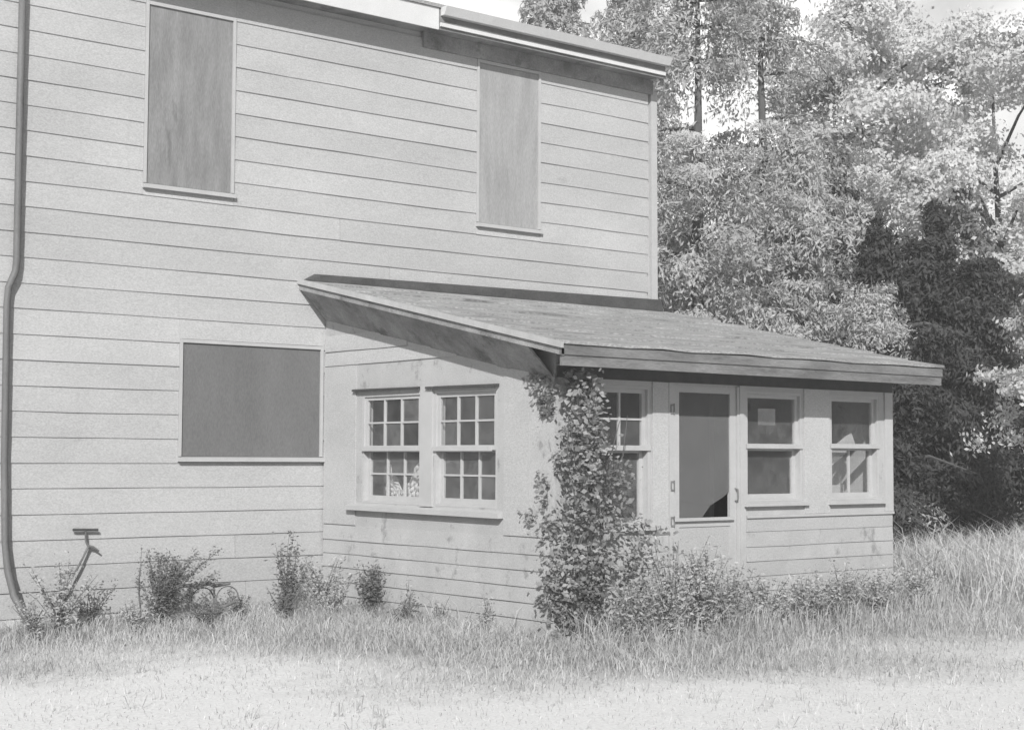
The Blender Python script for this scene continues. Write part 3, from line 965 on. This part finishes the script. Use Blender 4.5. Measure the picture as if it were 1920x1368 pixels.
weed("tall_weed", "low weed in front of the middle of the porch side wall", (8.5, -2.4), .33, .16, 8, 40, .02, W, 38)
weed("tall_weed", "narrow weed a step left of the vine corner", (8.5, -3.05), .38, .12, 6, 50, .02, W, 39)
for i, (wx, wy, hh, sp, lb__) in enumerate([
        (6.05, -.35, .42, .26, "loose weed at the foot of the T handled tool"), (6.30, -.75, .30, .24, "low ragged weed left of the dark plume"),
        (6.95, -.85, .26, .24, "low weed in front of the cart frame"), (7.55, -.40, .30, .20, "short weed just right of the cart wheels"),
        (7.80, -.85, .34, .24, "ragged weed left of the spiked weed"), (8.25, -1.0, .36, .24, "ragged weed between the rounded weed and the dark bush"),
        (8.35, -2.0, .26, .22, "low ragged weed below the middle of the porch side wall"), (5.35, -.75, .35, .22, "weed in front of the bent foot of the downpipe")]):
    weed("ragged_weed", lb__, (wx, wy), hh, sp, 14, 46, .02, W if i % 2 else WD, 90 + i)
rw_ = np.random.default_rng(5)
labs = ["pale weed clump at the foot of the vine", "spreading weed below the vine covered window", "weed clump just left of the screen door foot",
        "round leafy weed in front of the screen door", "low weed right of the screen door foot", "weed clump below the window right of the door",
        "tall loose weed below the wall between the two right windows", "weed clump below the rightmost porch window", "weed clump hugging the right porch corner"]
for i, (wx, hh) in enumerate([(9.05, .6), (9.5, .92), (9.95, .84), (10.35, .72), (10.9, .50), (11.4, .50), (11.9, .60), (12.5, .50), (13.15, .48)]):
    weed("yard_weed", labs[i], (wx, -4.15 - .25 * rw_.uniform(0, 1)), hh, .42, 26, 80, .026, LM['mid'] if i % 3 == 0 else W, 50 + i, "weed")

# climbing vine on the porch corner
vine = local_thing("climbing_vine", "dense leafy vine climbing the left front corner of the porch over the first window", "vine", (8.9, -3.85, -.05))
rng = np.random.default_rng(77)
def vine_points(n):
    pts = []
    while len(pts) < n:
        z = rng.uniform(0, 2.33); u = rng.uniform(0, 1)
        # extent to the right along the front wall, by height
        if z > 1.95: w_ = .16 + .2 * (2.33 - z)
        elif z > 1.62: w_ = .24 + .5 * (1.95 - z)
        elif z > .9: w_ = .50 + 1.1 * (1.62 - z) * (.6 + .4 * math.sin(z * 9))
        else: w_ = .95 - .25 * (.9 - z)
        x = u ** 1.2 * w_ + rng.normal() * .04
        dens = .55 + .45 * math.sin(x * 9 + z * 7) * math.cos(z * 11 - x * 5)
        if rng.uniform() > (dens + .12) * (1 if x < .30 else .45): continue
        y = -abs(rng.normal()) * .09 - .02 + (.0 if x > .05 else rng.uniform(0, .12))
        pts.append((x - .14, y, z))
    return np.array(pts)
P = vine_points(4600)
Q = []
for cx_, cy_, cz_, rad, nn in ((-.17, .24, 1.36, .035, 30), (-.17, .26, 1.20, .05, 55), (-.17, .45, 1.05, .05, 45), (-.17, .20, .98, .08, 130), (-.17, .10, .62, .12, 260), (-.19, .08, .35, .12, 260), (-.16, .05, 1.55, .06, 90), (-.20, .30, 1.4, .03, 20)):
    g = rng.normal(size=(nn, 3)) * np.array([.02, rad, rad])
    Q.append(g + np.array([cx_ - .01, cy_ - .0, cz_]))
g = np.array([( -.165 - abs(rng.normal()) * .03, .15 + rng.uniform(0, 1) * .42 * max(0, (z - 1.72) / .55) - .03 + rng.normal() * .02, z) for z in rng.uniform(1.92, 2.30, 260)])
P = np.concatenate([P, g] + Q)
leaves_obj("foliage", P, .030 * rng.uniform(.6, 1.5, len(P)), rng, LM['vine'], vine, asp=1.5)
vs = MB()
for i in range(9):
    a0 = rng.uniform(-.1, .6)
    pts = [(a0 * (.3 + .1 * k) + .06 * math.sin(k * 1.3 + i) - .12, -.04 - .02 * math.sin(k + i), .28 * k * rng.uniform(.95, 1.0)) for k in range(8)]
    vs.tube(pts, [.012 - .0012 * k for k in range(8)], 6, False)
vs.build("stem", MT['bark'], vine)

# rank grass along the foot of the walls
rgw = np.random.default_rng(401)
seg = [((4.2, -.12), (8.7, -.12), 3600), ((8.62, -.2), (8.62, -3.7), 2600), ((8.7, -3.85), (13.6, -3.85), 5200)]
xs_, ys_ = [], []
for (a_, b_, k_) in seg:
    tt = rgw.uniform(0, 1, k_); o_ = np.abs(rgw.normal(size=k_)) * .38
    nx_, ny_ = (-1, 0) if a_[0] == b_[0] else (0, -1)
    clump = np.sin(tt * 37) * np.sin(tt * 13 + 1) > -.35
    xs_.append((a_[0] + (b_[0] - a_[0]) * tt + nx_ * o_)[clump]); ys_.append((a_[1] + (b_[1] - a_[1]) * tt + ny_ * o_)[clump])
xs_ = np.concatenate(xs_); ys_ = np.concatenate(ys_)
o = blades("rank_grass", xs_, ys_, rgw.uniform(.12, .46, len(xs_)) * np.where(xs_ < 8.6, .55, 1.0), rgw.uniform(.005, .011, len(xs_)), LM['grass'], 402, .6)
o["label"], o["category"] = "longer rank grass hugging the foot of the house and porch walls", "grass"

# ================================================================== YARD JUNK
tg = thing("garden_tool", "old long handled tool with a T grip leaning beside the downpipe weeds", "garden tool", (5.825, -0.055, -0.091))
MB().tube([(6.000, -0.055, 0.848), (6.246, -0.055, 0.841)], .013, 8).build("grip", MT['hardware'], tg)
MB().tube([(6.123, -0.055, 0.833), (6.128, -0.055, 0.740), (6.154, -0.055, 0.689), (6.103, -0.065, 0.597), (6.031, -0.075, 0.473), (5.868, -0.105, 0.248), (5.744, -0.135, -0.081)], [.009, .010, .013, .010, .012, .010, .010], 8).build("shaft", MT['rust'], tg)
MB().tube([(6.149, -0.055, 0.694), (6.205, -0.055, 0.679), (6.257, -0.065, 0.643)], [.014, .013, .008], 8).build("lever", MT['rust'], tg)
ct = thing("wheel_cart", "rusty low garden cart frame with two wire wheels in the weeds", "cart", (7.0, -.55, -.05))
def ring(cx, cy, cz, R, r, name, yaw=0.0):
    pts = [(cx + R * math.cos(t) * math.cos(yaw), cy + R * math.cos(t) * math.sin(yaw), cz + R * .92 * math.sin(t)) for t in [2 * math.pi * k / 28 for k in range(29)]]
    o = MB().tube(pts, r, 6, False).build(name, MT['rust'], ct, True)
    return o
ring(7.15, -.42, .17, .125, .006, "wheel", .1)
ring(7.36, -.52, .18, .125, .006, "wheel", .1)
MB().tube([(6.50, -.5, .03), (6.9, -.5, .04), (7.25, -.48, .07), (7.47, -.48, .14)], [.03, .034, .024, .014], 8).build("axle_beam", MT['rust'], ct)
MB().tube([(6.70, -.46, .31), (7.0, -.46, .31), (7.20, -.46, .325), (7.26, -.46, .30), (7.42, -.46, .315)], [.010, .013, .022, .020, .012], 8).build("top_bar", MT['rust'], ct)
MB().tube([(6.98, -.47, .31), (7.0, -.48, .05)], .008, 6).build("upright", MT['rust'], ct)
MB().tube([(7.24, -.47, .31), (7.25, -.48, .08)], .009, 6).build("upright", MT['rust'], ct)

# ================================================================== TREES

def conifer(name, label, loc, h1, R_, m, seed, per=520, leaf=.05, z_lo=.8, bare=None, group=None, trunk_r=.14, droop=.5, peak=.7, vary=(.55, 1.18)):
    """trunk, separate drooping boughs in whorls, each bough feathered with hanging needle sprays"""
    rng = np.random.default_rng(seed)
    t = local_thing(name, label, "tree", (loc[0], loc[1], -.06), group)
    bend = rng.uniform(-.25, .25, 2)
    ax = lambda z: np.array([bend[0] * math.sin(z * .4), bend[1] * math.sin(z * .33), z])
    tk = MB(); tk.tube([ax(h1 * .93 * k / 9) for k in range(10)], [trunk_r * (1.15 - 1.1 * k / 9) for k in range(10)], 10, False)
    tk.build("trunk", MT['bark'], t, True)
    P, N, S_ = [], [], []
    z = z_lo; lev = 0
    while z < h1 - .2:
        u = (z - z_lo) / (h1 - z_lo)
        Rl = R_ * (1.02 - u) ** peak
        nb = int(rng.integers(4, 8)) if u < .9 else 4
        a0 = rng.uniform(0, 6.28)
        skip = bare and bare[0] < z < bare[1]
        for b in range(nb):
            if rng.uniform() < (.55 if skip else .10): continue
            a = a0 + 6.283 * b / nb + rng.normal() * .22
            Lb = Rl * rng.uniform(*vary)
            d = np.array([math.cos(a), math.sin(a), 0]); side = np.array([-d[1], d[0], 0])
            base = ax(z + rng.normal() * .1)
            k = int(1.35 * per * (.35 + .65 * Lb / R_) * (.55 if skip else 1))
            s = rng.uniform(.12, 1.0, k) ** .8
            w_ = (.16 + .34 * np.sin(np.pi * s ** .8)) * (.5 + .5 * Lb / 2.2)
            lat = rng.normal(size=k) * w_ * .55
            hang = np.abs(rng.normal(size=k)) ** 1.3 * .20 * rng.uniform(.7, 1.6)
            zz = .12 * Lb * np.sin(s * 2.2) - droop * .42 * Lb * s ** 2 - .25 * np.abs(lat) - hang
            Q = base + d * (s * Lb)[:, None] + side * lat[:, None]
            Q[:, 2] += zz
            Q += rng.normal(size=(k, 3)) * .02
            P.append(Q)
            N.append(d * .55 + side * (lat / (w_ + .01))[:, None] * .35 + np.array([0, 0, .75]) - np.array([0, 0, 1.0]) * np.minimum(hang * 1.5, .8)[:, None])
            if Lb > .9 and b % 2 == 0:
                B = [base, base + d * Lb * .5 + np.array([0, 0, .10 * Lb - droop * .10 * Lb]), base + d * Lb * .95 + np.array([0, 0, .10 * Lb - droop * .38 * Lb])]
                MB().tube(B, [trunk_r * .26, trunk_r * .18, .008], 5, False).build("limb", MT['bark'], t)
        z += rng.uniform(.30, .52) * (1.35 if skip else 1)
        lev += 1
    P = np.concatenate(P); N = np.concatenate(N)
    leaves_obj("crown", P, leaf * .66, rng, m, t, asp=3.3, up=-.6, nrm=N, rough=.6)
    return t

def tree(name, label, loc, h0, h1, R_, m, seed, nclump=70, per=900, leaf=.05, rc_=.5, group=None, cat="tree", trunk_r=.14, keep=1.0):
    """trunk, limbs and a crown of separate leafy clumps with deep gaps between them"""
    rng = np.random.default_rng(seed)
    t = local_thing(name, label, cat, (loc[0], loc[1], -.06), group)
    cl = []
    ph = rng.uniform(0, 6, 4)
    while len(cl) < nclump:
        u = rng.uniform(0, 1); z = h0 + (h1 - h0) * u
        Rt = R_ * (math.sqrt(max(.03, 1 - (2 * u - 1) ** 2)) * .75 + .25 * (1 - u))
        a = rng.uniform(0, 6.283)
        r = Rt * math.sqrt(rng.uniform(.15, 1)) * (1 + .25 * math.sin(2 * a + ph[0] + 3 * u) + .2 * math.sin(5 * a + ph[1] - 4 * u))
        cl.append((math.cos(a) * r, math.sin(a) * r, z + .25 * math.sin(3 * a + ph[2])))
    cl = np.array(cl)
    P, N = [], []
    for c in cl:
        k = int(per * rng.uniform(.5, 1.4)); rr_ = rc_ * rng.uniform(.55, 1.35)
        # a clump is a few twig-ends, not a ball
        nt_ = 7
        tw = rng.normal(size=(nt_, 3)) * np.array([rr_, rr_, rr_ * .55]) * .62
        j = rng.integers(0, nt_, k)
        off = tw[j] + rng.normal(size=(k, 3)) * np.array([rr_, rr_, rr_ * .6]) * .30
        P.append(c + off); N.append(off + tw[j] * .5 + np.array([0, 0, .35 * rr_]) + np.array([c[0], c[1], 0]) * .12)
    P = np.concatenate(P); N = np.concatenate(N)
    leaves_obj("crown", P, leaf, rng, m, t, asp=1.7, nrm=N, rough=.55)
    H = h1 * .9
    bend = rng.uniform(-.35, .35, 2)
    def ax(z): return Vector((bend[0] * math.sin(z * .5), bend[1] * math.sin(z * .4), z))
    MB().tube([ax(H * k / 9) for k in range(10)], [trunk_r * (1.15 - 1.0 * k / 9) for k in range(10)], 10, False).build("trunk", MT['bark'], t, True)
    for i in rng.choice(len(cl), min(14, len(cl)), replace=False):
        c = cl[i]; z0_ = max(h0 * .7, c[2] - .35 * math.hypot(c[0], c[1]) - .2)
        if z0_ > H: continue
        A = ax(z0_); B = Vector(c); Mid = (A + B) / 2 + Vector((0, 0, .15))
        MB().tube([A, Mid, B], [trunk_r * .3, trunk_r * .2, .008], 6, False).build("limb", MT['bark'], t)
    return t

def at(px_dir, dist):
    return (px_dir[0] * dist, CAM_Y + px_dir[1] * dist)
G = "trees growing behind and beside the house"
CF, DK, MD, PL = LM['conifer'], LM['dark'], LM['mid'], LM['pale']
conifer("conifer_tree", "faint conifer showing above the main roof, left of the other conifers", at((.655, .756), 36), 13.6, 3.0, CF, 101, 330, .075, 4.0, None, G)
conifer("conifer_tree", "conifer with its top just above the right end of the main roof", at((.688, .726), 32), 12.2, 3.0, CF, 102, 420, .06, 2.0, None, G)
conifer("conifer_tree", "big drooping conifer rising close behind the right corner of the house", at((.718, .696), 24.5), 11.5, 2.7, CF, 103, 620, .046, .8, (6.6, 7.7), G)
conifer("conifer_tree", "tall conifer with a gap of bare trunk high up, second right of the house corner", at((.748, .664), 27), 12.5, 2.9, CF, 104, 620, .05, 1.0, (7.2, 8.6), G)
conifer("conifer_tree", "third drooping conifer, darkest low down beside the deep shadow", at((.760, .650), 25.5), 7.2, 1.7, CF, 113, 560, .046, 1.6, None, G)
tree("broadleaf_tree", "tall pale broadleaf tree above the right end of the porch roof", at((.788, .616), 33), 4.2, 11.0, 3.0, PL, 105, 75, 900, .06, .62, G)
conifer("evergreen_tree", "evergreen coloured dark as deep shade, filling the gap behind the right end of the porch roof", at((.7865, .6176), 26), 5.6, 2.9, DK, 106, 620, .055, .3, None, G, peak=1.0, vary=(.3, 1.35))
conifer("evergreen_tree", "spreading evergreen at the right, coloured dark as deep shadow", at((.812, .583), 28.5), 6.2, 3.3, DK, 107, 620, .055, .3, None, G, peak=1.0, vary=(.3, 1.35))
conifer("evergreen_tree", "evergreen coloured dark as deep shade at the far right edge behind the small pale tree", at((.833, .553), 28), 5.5, 3.2, DK, 112, 560, .055, .3, None, G, peak=1.0, vary=(.3, 1.35))
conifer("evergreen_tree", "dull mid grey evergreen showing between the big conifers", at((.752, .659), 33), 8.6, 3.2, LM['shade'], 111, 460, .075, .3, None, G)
conifer("evergreen_tree", "evergreen standing furthest back, coloured dark as deep shadow", at((.800, .600), 35), 7.2, 3.8, DK, 114, 460, .075, .3, None, G, peak=1.0, vary=(.3, 1.35))
conifer("evergreen_tree", "evergreen coloured half dark between the conifers and the painted deep shadow", at((.779, .627), 29), 7.8, 2.8, LM['dusk'], 115, 560, .06, .3, None, G, peak=1.0, vary=(.3, 1.35))
conifer("evergreen_tree", "evergreen coloured half dark, rising out of the painted shadow toward the pale trees", at((.822, .569), 31), 7.4, 3.0, LM['dusk'], 116, 560, .06, 3.2, None, G, peak=1.0, vary=(.3, 1.35))
tree("broadleaf_tree", "pale broadleaf tree leaning in at the top right of the view", at((.835, .550), 33), 4.0, 10.2, 3.4, PL, 108, 80, 900, .06, .62, G)
tree("broadleaf_tree", "small pale tree low at the right edge in front of the evergreens", at((.8525, .5227), 22.5), 2.0, 3.6, .75, PL, 109, 14, 700, .042, .34, G, trunk_r=.05)
conifer("conifer_tree", "small light drooping conifer in front of the dark evergreens at the roof end", at((.787, .617), 24), 4.7, .75, CF, 110, 300, .036, 3.5, None, G, trunk_r=.06)

# far wood closing the view
rng = np.random.default_rng(200)
n = 90000
xx = rng.uniform(16, 75, n); 
zz = rng.uniform(0, 1, n) ** .8
yy = 46 - .55 * (xx - 16) + rng.normal(size=n) * 2.5
hh = 7.5 + 1.6 * np.sin(xx * .45) + .9 * np.sin(xx * 1.3 + 1)
P = np.stack([xx, yy, zz * hh], -1)
fo = leaves_obj("distant_wood", P, .28, rng, LM['mid'])
fo["kind"] = "stuff"; fo["label"] = "distant wood closing the view behind the trees"; fo["category"] = "wood"

# tall seeding grass at the right, and undergrowth
rng = np.random.default_rng(300)
def tall(n, name, label, m, sd, cx0, cx1, f, hs=1.0):
    rng = np.random.default_rng(sd)
    x = rng.uniform(cx0, cx1, n); y = f(x) + rng.normal(size=n) * .8
    k = (x > 13.55) | (y < -3.9)
    x, y = x[k], y[k]
    o = blades(name, x, y, hs * rng.uniform(.3, .85, len(x)) * (.5 + .5 * rng.uniform(0, 1, len(x))), rng.uniform(.008, .016, len(x)), m, sd + 1, .75)
    o["label"], o["category"] = label, "grass"
tall(9000, "tall_green_grass", "knee high rank grass right of the porch at the foot of the trees", LM['grass'], 301, 13.3, 24, lambda x: -3.2 + (x - 13.3) * .45)
tall(6000, "tall_dry_grass", "tall pale seeding grass at the right edge of the yard", LM['dry'], 303, 14.8, 22, lambda x: -3.6 + (x - 15.5) * .48, 1.25)

hb = MB().box(-60, 110, -50, 110, -1.3, 16).build("haze", HAZE)
hb["kind"] = "stuff"; hb["label"] = "thin pale haze added over the yard to lift its dark tones"; hb["category"] = "haze"
